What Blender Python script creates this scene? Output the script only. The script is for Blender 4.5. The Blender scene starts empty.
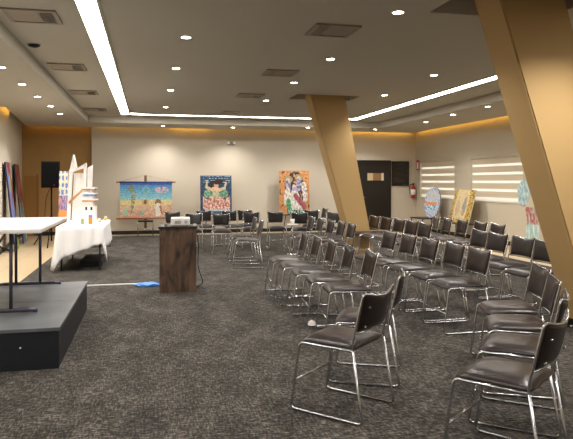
import bpy, bmesh, math, random
from mathutils import Vector, Matrix, noise as mnoise
random.seed(7)
PI = math.pi
C = bpy.context.scene.collection

# ------------------------------------------------------------------ camera model
F, CX, HY, EYE = 600.0, 286.5, 181.0, 1.5
YAW = math.atan(138.0 / F)
CA, SA = math.cos(YAW), math.sin(YAW)
def c2w(X, Z): return (CA * X + SA * Z, CA * Z - SA * X)
def onz(px, py, z=0.0):
    Z = F * (EYE - z) / (py - HY)
    return c2w((px - CX) * Z / F, Z)
def ony(px, py, wy):
    t = (px - CX) / F
    Z = wy / (CA - SA * t)
    return (Z * (CA * t + SA), EYE - (py - HY) * Z / F)
def onx(px, py, wx):
    t = (px - CX) / F
    Z = wx / (CA * t + SA)
    return (Z * (CA - SA * t), EYE - (py - HY) * Z / F)

# ------------------------------------------------------------------ materials
def lin(c):
    if isinstance(c, str):
        c = tuple(int(c[i:i + 2], 16) / 255 for i in (0, 2, 4))
    return tuple((v / 12.92 if v <= .04045 else ((v + .055) / 1.055) ** 2.4) for v in c[:3])
def mat(name, col, rough=.6, metal=0, bump=0, bscale=40, var=0, vscale=5, coat=0, spec=None):
    m = bpy.data.materials.new(name); m.use_nodes = True
    nt = m.node_tree; b = nt.nodes['Principled BSDF']
    c = lin(col)
    b.inputs['Base Color'].default_value = (*c, 1)
    b.inputs['Roughness'].default_value = rough
    b.inputs['Metallic'].default_value = metal
    b.inputs['Coat Weight'].default_value = coat
    if spec is not None: b.inputs['Specular IOR Level'].default_value = spec
    tc = nt.nodes.new('ShaderNodeTexCoord')
    if var:
        n = nt.nodes.new('ShaderNodeTexNoise'); n.inputs['Scale'].default_value = vscale; n.inputs['Detail'].default_value = 4
        nt.links.new(tc.outputs['Object'], n.inputs['Vector'])
        r = nt.nodes.new('ShaderNodeValToRGB')
        r.color_ramp.elements[0].color = (*[max(0, v * (1 - var)) for v in c], 1); r.color_ramp.elements[0].position = .3
        r.color_ramp.elements[1].color = (*[min(1, v * (1 + var)) for v in c], 1); r.color_ramp.elements[1].position = .7
        nt.links.new(n.outputs['Fac'], r.inputs['Fac']); nt.links.new(r.outputs['Color'], b.inputs['Base Color'])
    if bump:
        n = nt.nodes.new('ShaderNodeTexNoise'); n.inputs['Scale'].default_value = bscale; n.inputs['Detail'].default_value = 3
        nt.links.new(tc.outputs['Object'], n.inputs['Vector'])
        bp = nt.nodes.new('ShaderNodeBump'); bp.inputs['Strength'].default_value = bump; bp.inputs['Distance'].default_value = .005
        nt.links.new(n.outputs['Fac'], bp.inputs['Height']); nt.links.new(bp.outputs['Normal'], b.inputs['Normal'])
    return m
def emit(name, col, s):
    m = bpy.data.materials.new(name); m.use_nodes = True
    nt = m.node_tree; b = nt.nodes['Principled BSDF']
    b.inputs['Base Color'].default_value = (.8, .8, .8, 1)
    b.inputs['Emission Color'].default_value = (*lin(col), 1); b.inputs['Emission Strength'].default_value = s
    return m
M = dict(
    wall=mat('wall_paint', 'c9bfae', .85, bump=.05, bscale=120),
    wallr=mat('right_wall_paint', 'bdb39f', .85, bump=.05, bscale=120),
    wallo=mat('ochre_wall_paint', 'a98552', .8, var=.05),
    ceil=mat('ceiling_paint', 'c0bbae', .9, bump=.03, bscale=90),
    ochre=mat('column_paint', 'bb9a66', .75, bump=.05, bscale=60),
    black=mat('black_skirting', '14120f', .45),
    chrome=mat('chrome_tube', 'c6c7cb', .2, 1),
    leather=mat('brown_leatherette', '251b19', .3, spec=.38, bump=.12, bscale=160, var=.12, vscale=9),
    leather2=mat('black_leatherette', '191312', .3, spec=.38, bump=.12, bscale=160),
    shell=mat('black_plastic_shell', '0e0d10', .4, bump=.1, bscale=200),
    stage=mat('stage_top_sheen_grey', '5c6064', .36, bump=.08, bscale=30, var=.22, vscale=4),  # black deck; its reflected sheen is put into the colour as grey
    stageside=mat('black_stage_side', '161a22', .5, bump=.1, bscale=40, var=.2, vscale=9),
    white=mat('white_plastic', 'eceae6', .35),
    cloth=mat('white_tablecloth', 'efeeee', .8, bump=.15, bscale=60),
    foam=mat('white_board', 'e4e1de', .6, var=.04, vscale=12),
    dkmetal=mat('dark_grey_metal', '4a4a56', .35, .4),
    wood=mat('pale_wood', 'b98a58', .6, var=.15),
    vent=mat('vent_metal', '9a8f80', .5),
    ventdark=mat('vent_inside', '0d0b09', .8),
    door=mat('dark_door', '1b1613', .35),
    red=mat('red_paint', 'a3191c', .3),
    orange=mat('orange_clay', 'd07a3a', .6, var=.2, vscale=30),
    blue=mat('blue_plastic', '2f7fd0', .4, var=.25, vscale=25, bump=.5, bscale=40),
    paper=mat('paper', 'efece8', .8),
    beige=mat('beige_label', 'c9b897', .6),
    speaker=mat('speaker_black', '040405', .7, spec=.2),
    greybox=mat('grey_fitting', '8f8a80', .5),
    gold=mat('gold_finial', 'b98a35', .35, .6),
    glow=emit('strip_diffuser', 'fff9f0', 24),
    lamp=emit('downlight_lens', 'fff4e4', 30),
    cove=emit('warm_cove_led', 'ffc04a', 2.2),
    covehot=emit('warm_cove_led_bright', 'ffbe48', 7),
)
def glassmat():
    m = bpy.data.materials.new('window_glass'); m.use_nodes = True; nt = m.node_tree; nt.nodes.clear()
    o = nt.nodes.new('ShaderNodeOutputMaterial'); t = nt.nodes.new('ShaderNodeBsdfTransparent'); g = nt.nodes.new('ShaderNodeBsdfGlossy')
    g.inputs['Roughness'].default_value = .03; mx = nt.nodes.new('ShaderNodeMixShader'); mx.inputs[0].default_value = .08
    nt.links.new(t.outputs[0], mx.inputs[1]); nt.links.new(g.outputs[0], mx.inputs[2]); nt.links.new(mx.outputs[0], o.inputs[0]); return m
M['glass'] = glassmat()
def fabric_translucent(name, col, tr):
    m = bpy.data.materials.new(name); m.use_nodes = True; nt = m.node_tree; nt.nodes.clear()
    o = nt.nodes.new('ShaderNodeOutputMaterial'); t = nt.nodes.new('ShaderNodeBsdfTranslucent'); d = nt.nodes.new('ShaderNodeBsdfDiffuse')
    mx = nt.nodes.new('ShaderNodeMixShader'); mx.inputs[0].default_value = tr
    t.inputs[0].default_value = (*lin(col), 1); d.inputs[0].default_value = (*lin(col), 1)
    nt.links.new(d.outputs[0], mx.inputs[1]); nt.links.new(t.outputs[0], mx.inputs[2]); nt.links.new(mx.outputs[0], o.inputs[0]); return m
M['blind_solid'] = fabric_translucent('blind_fabric', 'd6c8b0', .2)
M['blind_sheer'] = fabric_translucent('blind_sheer', 'f4f0e6', .75)

def carpet():
    m = bpy.data.materials.new('carpet_tiles'); m.use_nodes = True; nt = m.node_tree; b = nt.nodes['Principled BSDF']
    b.inputs['Roughness'].default_value = .95; b.inputs['Specular IOR Level'].default_value = .15
    tc = nt.nodes.new('ShaderNodeTexCoord')
    def nz(sx, sy, scale, detail=3):
        mp = nt.nodes.new('ShaderNodeMapping'); mp.inputs['Scale'].default_value = (sx, sy, 1)
        mp.inputs['Rotation'].default_value = (0, 0, .03)
        nt.links.new(tc.outputs['Object'], mp.inputs['Vector'])
        n = nt.nodes.new('ShaderNodeTexNoise'); n.inputs['Scale'].default_value = scale; n.inputs['Detail'].default_value = detail
        n.inputs['Roughness'].default_value = .6
        nt.links.new(mp.outputs[0], n.inputs['Vector']); return n.outputs['Fac']
    def math_(op, a, c_):
        k = nt.nodes.new('ShaderNodeMath'); k.operation = op
        for i, v in enumerate((a, c_)):
            if isinstance(v, (int, float)): k.inputs[i].default_value = v
            else: nt.links.new(v, k.inputs[i])
        return k.outputs[0]
    a = nz(14, 95, 1); c_ = nz(75, 16, 1); g = nz(1, 1, 160, 1); big = nz(1.6, 1, 2.2, 3)
    s = math_('ADD', math_('MULTIPLY', a, .58), math_('MULTIPLY', c_, .42))
    s = math_('ADD', math_('MULTIPLY', s, .8), math_('MULTIPLY', g, .2))
    s = math_('ADD', math_('MULTIPLY', s, .86), math_('MULTIPLY', big, .14))
    r = nt.nodes.new('ShaderNodeValToRGB')
    e = r.color_ramp.elements
    e[0].position = .42; e[0].color = (*lin('1b1a18'), 1); e[1].position = .60; e[1].color = (*lin('746d66'), 1)
    k = e.new(.5); k.color = (*lin('36332f'), 1)
    nt.links.new(s, r.inputs['Fac']); nt.links.new(r.outputs['Color'], b.inputs['Base Color'])
    bp = nt.nodes.new('ShaderNodeBump'); bp.inputs['Strength'].default_value = .5; bp.inputs['Distance'].default_value = .006
    nt.links.new(s, bp.inputs['Height']); nt.links.new(bp.outputs['Normal'], b.inputs['Normal'])
    return m
M['carpet'] = carpet()
def tiles():
    m = bpy.data.materials.new('beige_tiles'); m.use_nodes = True; nt = m.node_tree; b = nt.nodes['Principled BSDF']
    b.inputs['Roughness'].default_value = .3
    tc = nt.nodes.new('ShaderNodeTexCoord'); br = nt.nodes.new('ShaderNodeTexBrick'); br.offset = 0
    br.inputs['Scale'].default_value = 1; br.inputs['Brick Width'].default_value = .6; br.inputs['Row Height'].default_value = .6
    br.inputs['Mortar Size'].default_value = .004
    br.inputs['Color1'].default_value = (*lin('c2ae8e'), 1); br.inputs['Color2'].default_value = (*lin('bca888'), 1); br.inputs['Mortar'].default_value = (*lin('8f8069'), 1)
    nt.links.new(tc.outputs['Object'], br.inputs['Vector']); nt.links.new(br.outputs['Color'], b.inputs['Base Color']); return m
M['tile'] = tiles()
def lectern_wood():
    m = bpy.data.materials.new('distressed_dark_wood'); m.use_nodes = True; nt = m.node_tree; b = nt.nodes['Principled BSDF']
    b.inputs['Roughness'].default_value = .5
    tc = nt.nodes.new('ShaderNodeTexCoord'); mp = nt.nodes.new('ShaderNodeMapping'); mp.inputs['Scale'].default_value = (9, 9, 3)
    n = nt.nodes.new('ShaderNodeTexNoise'); n.inputs['Scale'].default_value = 1; n.inputs['Detail'].default_value = 5; n.inputs['Distortion'].default_value = .6
    mp2 = nt.nodes.new('ShaderNodeMapping'); mp2.inputs['Scale'].default_value = (80, 80, 3)
    n2 = nt.nodes.new('ShaderNodeTexNoise'); n2.inputs['Scale'].default_value = 1; n2.inputs['Detail'].default_value = 3
    nt.links.new(tc.outputs['Object'], mp.inputs[0]); nt.links.new(mp.outputs[0], n.inputs['Vector'])
    nt.links.new(tc.outputs['Object'], mp2.inputs[0]); nt.links.new(mp2.outputs[0], n2.inputs['Vector'])
    mx = nt.nodes.new('ShaderNodeMath'); mx.operation = 'MULTIPLY_ADD'; mx.inputs[1].default_value = .3
    nt.links.new(n2.outputs['Fac'], mx.inputs[0])
    m2 = nt.nodes.new('ShaderNodeMath'); m2.operation = 'MULTIPLY'; m2.inputs[1].default_value = .7
    nt.links.new(n.outputs['Fac'], m2.inputs[0]); nt.links.new(m2.outputs[0], mx.inputs[2])
    r = nt.nodes.new('ShaderNodeValToRGB'); e = r.color_ramp.elements
    e[0].position = .36; e[0].color = (*lin('1a120e'), 1); e[1].position = .6; e[1].color = (*lin('6b5240'), 1)
    nt.links.new(mx.outputs[0], r.inputs['Fac']); nt.links.new(r.outputs['Color'], b.inputs['Base Color'])
    return m
M['lectern'] = lectern_wood()
def vcol():
    m = bpy.data.materials.new('painted_art'); m.use_nodes = True; nt = m.node_tree; b = nt.nodes['Principled BSDF']
    b.inputs['Roughness'].default_value = .55
    a = nt.nodes.new('ShaderNodeAttribute'); a.attribute_name = 'Col'
    nt.links.new(a.outputs['Color'], b.inputs['Base Color']); return m
M['art'] = vcol()

# ------------------------------------------------------------------ mesh helpers
class MB:
    def __init__(self, smooth=False): self.bm = bmesh.new(); self.mats = []; self.mi = 0; self.smooth = smooth
    def use(self, m):
        if m not in self.mats: self.mats.append(m)
        self.mi = self.mats.index(m); return self
    def _mark(self, faces, smooth=False):
        for f in faces: f.material_index = self.mi; f.smooth = smooth
    def box(self, x0, x1, y0, y1, z0, z1, bevel=0, mtx=None):
        vs = [self.bm.verts.new((x, y, z)) for x in (x0, x1) for y in (y0, y1) for z in (z0, z1)]
        q = [(0, 1, 3, 2), (4, 6, 7, 5), (0, 4, 5, 1), (2, 3, 7, 6), (0, 2, 6, 4), (1, 5, 7, 3)]
        fs = [self.bm.faces.new([vs[i] for i in f]) for f in q]
        self._mark(fs)
        if bevel:
            es = list({e for f in fs for e in f.edges})
            r = bmesh.ops.bevel(self.bm, geom=es, offset=bevel, segments=2, affect='EDGES', profile=.6)
            self._mark(r['faces'])
            vs = list({v for f in r['faces'] for v in f.verts} | {v for v in vs if v.is_valid})
        if mtx is not None:
            for v in vs:
                if v.is_valid: v.co = mtx @ v.co
        return self
    def hull8(self, bot, top):
        vb = [self.bm.verts.new(p) for p in bot]; vt = [self.bm.verts.new(p) for p in top]; n = len(bot)
        fs = [self.bm.faces.new(vb[::-1]), self.bm.faces.new(vt)]
        for i in range(n): fs.append(self.bm.faces.new((vb[i], vb[(i + 1) % n], vt[(i + 1) % n], vt[i])))
        self._mark(fs); return self
    def tube(self, pts, r, seg=8, closed=False):
        pts = [Vector(p) for p in pts]; n = len(pts); rings = []
        up = None
        for i, p in enumerate(pts):
            a = pts[i - 1] if (i > 0 or closed) else p; b = pts[(i + 1) % n] if (i < n - 1 or closed) else p
            t = (b - a).normalized()
            if up is None:
                up = Vector((0, 0, 1)) if abs(t.z) < .9 else Vector((1, 0, 0))
            s = t.cross(up)
            if s.length < 1e-5: s = t.cross(Vector((.3, 1, .2)))
            s.normalize(); up = s.cross(t).normalized()
            rr = r[i] if isinstance(r, (list, tuple)) else r
            rings.append([self.bm.verts.new(p + (s * math.cos(2 * PI * k / seg) + up * math.sin(2 * PI * k / seg)) * rr) for k in range(seg)])
        fs = []
        for i in range(n if closed else n - 1):
            A, B = rings[i], rings[(i + 1) % n]
            for k in range(seg): fs.append(self.bm.faces.new((A[k], A[(k + 1) % seg], B[(k + 1) % seg], B[k])))
        self._mark(fs, True)
        if not closed:
            c = [self.bm.faces.new(rings[0][::-1]), self.bm.faces.new(rings[-1])]; self._mark(c)
        return self
    def cyl(self, x, y, z0, z1, r0, r1=None, seg=20):
        r1 = r0 if r1 is None else r1
        return self.lathe([(r0, z0), (r1, z1)], x, y, seg)
    def lathe(self, prof, x=0, y=0, seg=20):
        rings = [[self.bm.verts.new((x + r * math.cos(2 * PI * k / seg), y + r * math.sin(2 * PI * k / seg), z)) for k in range(seg)] for r, z in prof]
        fs = []
        for A, B in zip(rings, rings[1:]):
            for k in range(seg): fs.append(self.bm.faces.new((A[k], A[(k + 1) % seg], B[(k + 1) % seg], B[k])))
        self._mark(fs, True)
        self._mark([self.bm.faces.new(rings[0][::-1]), self.bm.faces.new(rings[-1])])
        return self
    def grid(self, fn, nu, nv, thick=None, smooth=True):
        """fn(u,v)->(x,y,z); thick: fn(u,v)->offset vector for a second skin"""
        A = [[self.bm.verts.new(fn(i / nu, j / nv)) for j in range(nv + 1)] for i in range(nu + 1)]
        fs = [self.bm.faces.new((A[i][j], A[i + 1][j], A[i + 1][j + 1], A[i][j + 1])) for i in range(nu) for j in range(nv)]
        if thick:
            B = [[self.bm.verts.new(Vector(fn(i / nu, j / nv)) + Vector(thick(i / nu, j / nv))) for j in range(nv + 1)] for i in range(nu + 1)]
            fs += [self.bm.faces.new((B[i][j + 1], B[i + 1][j + 1], B[i + 1][j], B[i][j])) for i in range(nu) for j in range(nv)]
            for i in range(nu):
                fs.append(self.bm.faces.new((A[i + 1][0], A[i][0], B[i][0], B[i + 1][0])))
                fs.append(self.bm.faces.new((A[i][nv], A[i + 1][nv], B[i + 1][nv], B[i][nv])))
            for j in range(nv):
                fs.append(self.bm.faces.new((A[0][j], A[0][j + 1], B[0][j + 1], B[0][j])))
                fs.append(self.bm.faces.new((A[nu][j + 1], A[nu][j], B[nu][j], B[nu][j + 1])))
        self._mark(fs, smooth); return self
    def build(self, name, m=None, parent=None, mtx=None):
        if m is not None and not self.mats: self.mats = [m]
        bmesh.ops.recalc_face_normals(self.bm, faces=self.bm.faces)
        me = bpy.data.meshes.new(name); self.bm.to_mesh(me); self.bm.free()
        for k in self.mats: me.materials.append(k)
        o = bpy.data.objects.new(name, me); C.objects.link(o)
        if parent is not None: o.parent = parent
        if mtx is not None: o.matrix_local = mtx
        return o
def round_path(pts, r, n=4):
    pts = [Vector(p) for p in pts]; out = [pts[0]]
    for a, b, c in zip(pts, pts[1:], pts[2:]):
        d1 = (a - b); d2 = (c - b); k = min(r, d1.length * .45, d2.length * .45)
        p1 = b + d1.normalized() * k; p2 = b + d2.normalized() * k
        for i in range(n + 1):
            t = i / n; out.append(p1 * (1 - t) ** 2 + b * 2 * t * (1 - t) + p2 * t * t)
    out.append(pts[-1]); return out
def tag(o, label=None, cat=None, group=None, kind=None):
    if label: o['label'] = label
    if cat: o['category'] = cat
    if group: o['group'] = group
    if kind: o['kind'] = kind
    return o
def thing(name, label, cat, loc=(0, 0, 0), rz=0, group=None):
    o = bpy.data.objects.new(name, None); C.objects.link(o); o.empty_display_size = .1
    o.location = loc; o.rotation_euler = (0, 0, rz)
    return tag(o, label, cat, group)
def struct(name, mb, m=None): return tag(mb.build(name, m), kind='structure')
def copy_tree(o, parent=None):
    c = o.copy(); C.objects.link(c); c.parent = parent
    for ch in list(o.children): copy_tree(ch, c)
    return c

# ------------------------------------------------------------------ the room
XR, YB, XL = 8.17, 17.45, -3.0          # right wall, back wall, left wall
YN = -3.5                               # wall behind the camera
ZP, ZU, ZT = 3.0, 3.17, 3.45            # perimeter ceiling, raised ceiling, slab above
b = MB(); b.box(-3.9, XR + .2, YN - .2, 18.1, -.12, -.004); struct('floor', b, M['tile'])
b = MB(); b.box(-1.86, 6.85, YN + .02, 16.9, -.004, .004)
tag(b.build('carpet', M['carpet']), 'dark grey-brown streaked carpet covering the middle of the floor', 'carpet')
# walls
b = MB(); b.box(-1.54, XR + .2, YB, YB + .2, -.1, ZT + .1); struct('wall_back', b, M['wall'])
b = MB(); b.box(-3.6, -1.54, 17.62, 17.82, -.1, ZT + .1); struct('wall_back_left', b, M['wallo'])
b = MB(); b.hull8([(-2.95, 13.15, -.1), (-3.38, 17.7, -.1), (-3.58, 17.7, -.1), (-3.15, 13.15, -.1)], [(-2.95, 13.15, ZT), (-3.38, 17.7, ZT), (-3.58, 17.7, ZT), (-3.15, 13.15, ZT)])
b.box(-3.15, -2.95, YN, 13.15, -.1, ZT); struct('wall_left', b, M['wall'])
b = MB(); b.box(-3.2, XR + .2, YN - .2, YN, -.1, ZT + .1); struct('wall_near', b, M['wall'])
W1 = (14.99, 17.12, .98, 2.13); W2 = (11.9, 14.14, .98, 2.13)
b = MB(); x0, x1 = XR, XR + .2
b.box(x0, x1, YN, W2[0], -.1, ZT); b.box(x0, x1, W2[1], W1[0], -.1, ZT); b.box(x0, x1, W1[1], YB, -.1, ZT)
for w in (W1, W2): b.box(x0, x1, w[0], w[1], -.1, w[2]); b.box(x0, x1, w[0], w[1], w[3], ZT)
struct('wall_right', b, M['wallr'])
# skirting
b = MB(); b.box(-1.54, 6.2, YB - .015, YB, 0, .1); b.box(7.36, XR, YB - .015, YB, 0, .1); struct('baseboard_back', b, M['black'])
b = MB(); b.box(XR - .015, XR, YN, YB - .015, 0, .1); struct('baseboard_right', b, M['black'])
b = MB(); b.box(-3.37, -1.54, 17.605, 17.62, 0, .1); struct('baseboard_back_left', b, M['black'])
b = MB(); b.hull8([(-2.95, 13.15, 0), (-3.37, 17.6, 0), (-3.355, 17.6, 0), (-2.935, 13.15, 0)], [(-2.95, 13.15, .1), (-3.37, 17.6, .1), (-3.355, 17.6, .1), (-2.935, 13.15, .1)])
b.box(-2.95, -2.935, YN, 13.15, 0, .1); struct('baseboard_left', b, M['black'])
# ceiling: slab, perimeter band, raised field with two column openings
H1 = (2.79, 4.06, 11.18, 11.88); H2 = (2.71, 3.98, 4.75, 5.47)
RX0, RX1, RY1 = -1.5, 6.4, 16.05
b = MB()
b.box(-3.9, XR + .2, YN - .2, 18.1, ZT + .1, ZT + .2)
b.box(-3.0 + .02, RX0, YN, 13.1, ZP, ZP + .12)
g = .13
b.hull8([(-2.95 + g, 13.1, ZP), (RX0, 13.1, ZP), (RX0, 17.62 - g, ZP), (-3.38 + g, 17.62 - g, ZP)], [(-2.95 + g, 13.1, ZP + .12), (RX0, 13.1, ZP + .12), (RX0, 17.62 - g, ZP + .12), (-3.38 + g, 17.62 - g, ZP + .12)])
b.box(RX0, RX1, RY1, YB - g, ZP, ZP + .12)
b.box(RX1, XR - g, YN, YB - g, ZP, ZP + .12)
# riser + raised field
b.box(RX0 - .04, RX0, YN, RY1 + .04, ZP + .12, ZT); b.box(RX1, RX1 + .04, YN, RY1 + .04, ZP + .12, ZT); b.box(RX0, RX1, RY1, RY1 + .04, ZP + .12, ZT)
def field(xa, xb, ya, yb): b.box(xa, xb, ya, yb, ZU, ZU + .04)
field(RX0, H2[0], YN, RY1); field(H1[1], RX1, YN, RY1)
field(H2[0], H1[0], H2[3], RY1); field(H2[0], H1[1], YN, H2[2])
field(H2[1], H1[1], H2[2], H2[3]); field(H1[0], H1[1], H2[3], H1[2]); field(H1[0], H1[1], H1[3], RY1)
for h in (H1, H2):
    b.box(h[0] - .02, h[0], h[2], h[3], ZU + .04, ZT + .1); b.box(h[1], h[1] + .02, h[2], h[3], ZU + .04, ZT + .1)
    b.box(h[0] - .02, h[1] + .02, h[3], h[3] + .02, ZU + .04, ZT + .1); b.box(h[0] - .02, h[1] + .02, h[2] - .02, h[2], ZU + .04, ZT + .1)
struct('ceiling', b, M['ceil'])

# leaning columns
def column(name, xb, xt, y0, y1, label, zt):
    t = thing(name, label, 'column', ((xb[0] + xb[1]) / 2, (y0 + y1) / 2, .004), 0, None)
    ox, oy = t.location.x, t.location.y
    P = lambda x, y, z: (x - ox, y - oy, z)
    b = MB(); b.hull8([P(xb[0], y0, 0), P(xb[1], y0, 0), P(xb[1], y1, 0), P(xb[0], y1, 0)], [P(xt[0], y0, zt), P(xt[1], y0, zt), P(xt[1], y1, zt), P(xt[0], y1, zt)])
    bmesh.ops.bevel(b.bm, geom=[e for e in b.bm.edges if abs(e.verts[0].co.z - e.verts[1].co.z) > 1], offset=.012, segments=2, affect='EDGES')
    b.build('shaft', M['ochre'], t)
    if 'large' not in label: return
    b = MB(); e = .015; s = [(xt[i] - xb[i]) / zt * .1 for i in (0, 1)]
    b.hull8([P(xb[0] - e, y0 - e, 0), P(xb[1] + e, y0 - e, 0), P(xb[1] + e, y1 + e, 0), P(xb[0] - e, y1 + e, 0)], [P(xb[0] - e + s[0], y0 - e, .1), P(xb[1] + e + s[1], y0 - e, .1), P(xb[1] + e + s[1], y1 + e, .1), P(xb[0] - e + s[0], y1 + e, .1)])
    tag(b.build('plinth', M['black'], t), 'black skirting')
zt = ZT + .08
column('column', (4.02, 4.41), (3.08 - .105, 3.79 - .07), 11.3, 11.72, 'ochre slanted column in the middle of the room, left of the dark door', zt)
column('column', (4.22, 4.82), (3.16 - .1, 3.87 - .09), 4.97, 5.38, 'large ochre slanted column at the right edge, beside the nearest chairs', zt)

# light strips in the raised ceiling
def strip(x0, x1, y0, y1, label, lip):
    t = thing('linear_light', label, 'ceiling light', ((x0 + x1) / 2, (y0 + y1) / 2, ZU - .012), 0, 'continuous light strips in the ceiling')
    hx, hy = (x1 - x0) / 2, (y1 - y0) / 2
    b = MB(); b.box(-hx, hx, -hy, hy, 0, .009); b.build('diffuser', M['glow'], t)
    b = MB()
    for s in (-1, 1):
        if hy > hx: b.box(min(s * hx, s * (hx + lip)), max(s * hx, s * (hx + lip)), -hy, hy, -.006, .011)
        else: b.box(-hx + .21, hx - .21, min(s * hy, s * (hy + lip)), max(s * hy, s * (hy + lip)), -.006, .011)
    b.build('trim_edge', M['ceil'], t)
strip(-.655, -.47, YN + .5, 15.45, 'long white light strip running along the left side of the ceiling', .03)
strip(5.32, 5.5, YN + .5, 15.45, 'long white light strip running along the right side of the ceiling', .03)
strip(-.455, 5.315, 15.27, 15.45, 'white light strip crossing the far end of the raised ceiling', .02)

# cove strips in the slot by the walls (warm)
def cove(pts, m, label):
    b = MB()
    for a, c_ in zip(pts, pts[1:]):
        d = Vector((c_[0] - a[0], c_[1] - a[1], 0)); n = Vector((-d.y, d.x, 0)).normalized() * .006
        A = Vector((a[0], a[1], ZP + .04)); B = Vector((c_[0], c_[1], ZP + .04))
        b.hull8([A - n, B - n, B + n, A + n], [p + Vector((0, 0, .05)) for p in (A - n, B - n, B + n, A + n)])
    tag(b.build('cove_light', m), label, 'cove light')
yc = YB - g + .008
cove([(-1.4, yc), (.6, yc)], M['cove'], 'warm cove light above the beach banner, on the far wall')
cove([(.62, yc), (1.7, yc)], M['covehot'], 'bright warm cove light above the blue dancer painting')
cove([(1.72, yc), (5.0, yc)], M['cove'], 'warm cove light on the far wall above the orange painting')
cove([(5.02, yc), (XR - .2, yc)], M['covehot'], 'bright warm cove light above the dark door')
cove([(XR - g + .008, YB - .2), (XR - g + .008, 9.0)], M['covehot'], 'warm cove light along the top of the window wall')
cove([(-3.2, 17.62 - g + .008), (-1.6, 17.62 - g + .008)], M['cove'], 'warm cove light above the ochre wall')
cove([(-3.35 + g - .008, 17.4), (-2.95 + g - .008, 13.2)], M['covehot'], 'warm cove light at the top of the left wall')

# downlights
def downlight_proto():
    t = thing('downlight', '', 'ceiling light')
    b = MB(); b.lathe([(.053, .004), (.053, -.002), (.062, -.003), (.066, -.001), (.066, .004)], seg=24); b.build('trim_ring', M['white'], t)
    b = MB(); b.lathe([(.052, .003), (.052, -.001)], seg=24); b.build('lens', M['lamp'], t)
    return t
DL = []
for px, py in ((186, 37), (176, 68), (170.5, 90), (165.5, 107), (398, 12), (330.5, 59), (294, 82.5), (266, 100.5), (434, 75), (384.5, 95)):
    DL.append((*onz(px, py, ZU), ZU - .005, 'u', px, py))
for px, py in ((1, 67), (22, 84), (37.5, 96.5), (50.6, 106), (60, 113.7), (163, 126), (233, 127.3), (308, 127.5), (375, 129.3), (426, 122), (453, 114.5), (487.6, 106.5)):
    DL.append((*onz(px, py, ZP), ZP - .005, 'p', px, py))
for x, y, k in ((.43, 4.6, 'x'), (2.41, 3.2, 'x'), (3.75, 4.05, 'c'), (.43, 1.6, 'x'), (2.41, .6, 'x'), (4.4, .8, 'x')): DL.append((x, y, ZU - .005, k, 0, 0))  # the strong one before the big column is added to brighten its front
for y in (5.6, 3.2): DL.append((-1.95, y, ZP - .005, 'x', 0, 0))
for y in (8.8, 6.2, 3.4): DL.append((6.9, y, ZP - .005, 'x', 0, 0))
PW = {'u': 66, 'p': 50, 'x': 32, 'c': 150}
names = {(186, 37): 'nearest round downlight in the row right of the left light strip', (176, 68): 'second round downlight in the row right of the left light strip',
 (170.5, 90): 'third round downlight in the row right of the left light strip', (165.5, 107): 'farthest round downlight in the row right of the left light strip',
 (398, 12): 'bright round downlight nearest the camera, left of the big slanted column', (330.5, 59): 'round downlight between the large air vent and the middle column',
 (294, 82.5): 'round downlight just left of the top of the middle column', (266, 100.5): 'round downlight left of the middle column, near the crossing light strip',
 (434, 75): 'round downlight above the right light strip, nearer the big column', (384.5, 95): 'round downlight right of the middle column, above the right light strip',
 (1, 67): 'round downlight at the left edge of the photo on the lower ceiling band', (22, 84): 'second round downlight from the left edge on the lower ceiling band',
 (37.5, 96.5): 'third round downlight from the left edge on the lower ceiling band', (50.6, 106): 'fourth round downlight from the left edge, above the ochre wall',
 (60, 113.7): 'fifth round downlight from the left edge, farthest above the ochre wall', (163, 126): 'round downlight on the far ceiling band above the beach banner',
 (233, 127.3): 'faint round downlight on the far band above the emergency lamp', (308, 127.5): 'round downlight on the far band left of the middle column',
 (375, 129.3): 'small round downlight on the far band above the dark door', (426, 122): 'round downlight on the right band above the farther window',
 (453, 114.5): 'round downlight on the right band between the two windows', (487.6, 106.5): 'round downlight on the right band beside the big slanted column'}
proto = downlight_proto()
for i, (x, y, z, k, px, py) in enumerate(DL):
    o = proto if i == 0 else copy_tree(proto)
    o.location = (x, y, z); o['label'] = names.get((px, py), 'round downlight in the ceiling out of view, continuing the rows or added to light the column'); o['group'] = 'round ceiling downlights'
    ld = bpy.data.lights.new('downlight_spot', 'SPOT'); ld.energy = PW[k]; ld.spot_size = 2.3; ld.spot_blend = .8; ld.shadow_soft_size = .05
    ld.color = (1, .955, .9)
    if k == 'p' and x < 0: ld.energy = 85
    lo = bpy.data.objects.new('downlight_spot', ld); C.objects.link(lo); lo.parent = o; lo.location = (0, 0, -.02)

# vents
def vent(px, py, label, s=.25, z=ZU, flip=False):
    x, y = onz(px, py, z)
    t = thing('air_vent', label, 'air vent', (x, y, z - .002), 0, 'square ceiling air vents')
    b = MB(); w = .04
    for (a, c_, d, e) in ((-s, s, -s, -s + w), (-s, s, s - w, s), (-s, -s + w, -s + w, s - w), (s - w, s, -s + w, s - w)): b.box(a, c_, d, e, -.018, .002)
    b.build('frame', M['vent'], t)
    b = MB(); b.box(-s + w, s - w, -s + w, s - w, -.003, .001); b.build('backing', M['ventdark'], t)
    b = MB(); n = 7; m0 = s - w
    xs, xe = (-m0, m0 * .35) if not flip else (-m0 * .45, m0)
    for i in range(n):
        yy = -m0 + (i + .5) * 2 * m0 / (n + .6)
        b.box(xs, xe, -.019, .019, -.0015, .0015, mtx=Matrix.Translation((0, yy, -.014)) @ Matrix.Rotation(-.16, 4, 'X'))
    c0, c1 = (xe, m0) if not flip else (-m0, xs)
    for i in range(6):
        xx = c0 + (i + .5) * (c1 - c0) / 6
        b.box(xx - .004, xx + .004, -m0, m0, -.016, -.004)
    b.build('louvres', M['vent'], t)
vent(33, 15.5, 'large square air vent at the top left of the ceiling'); vent(67.5, 66.5, 'square air vent left of the light strip, second from the camera')
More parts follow.
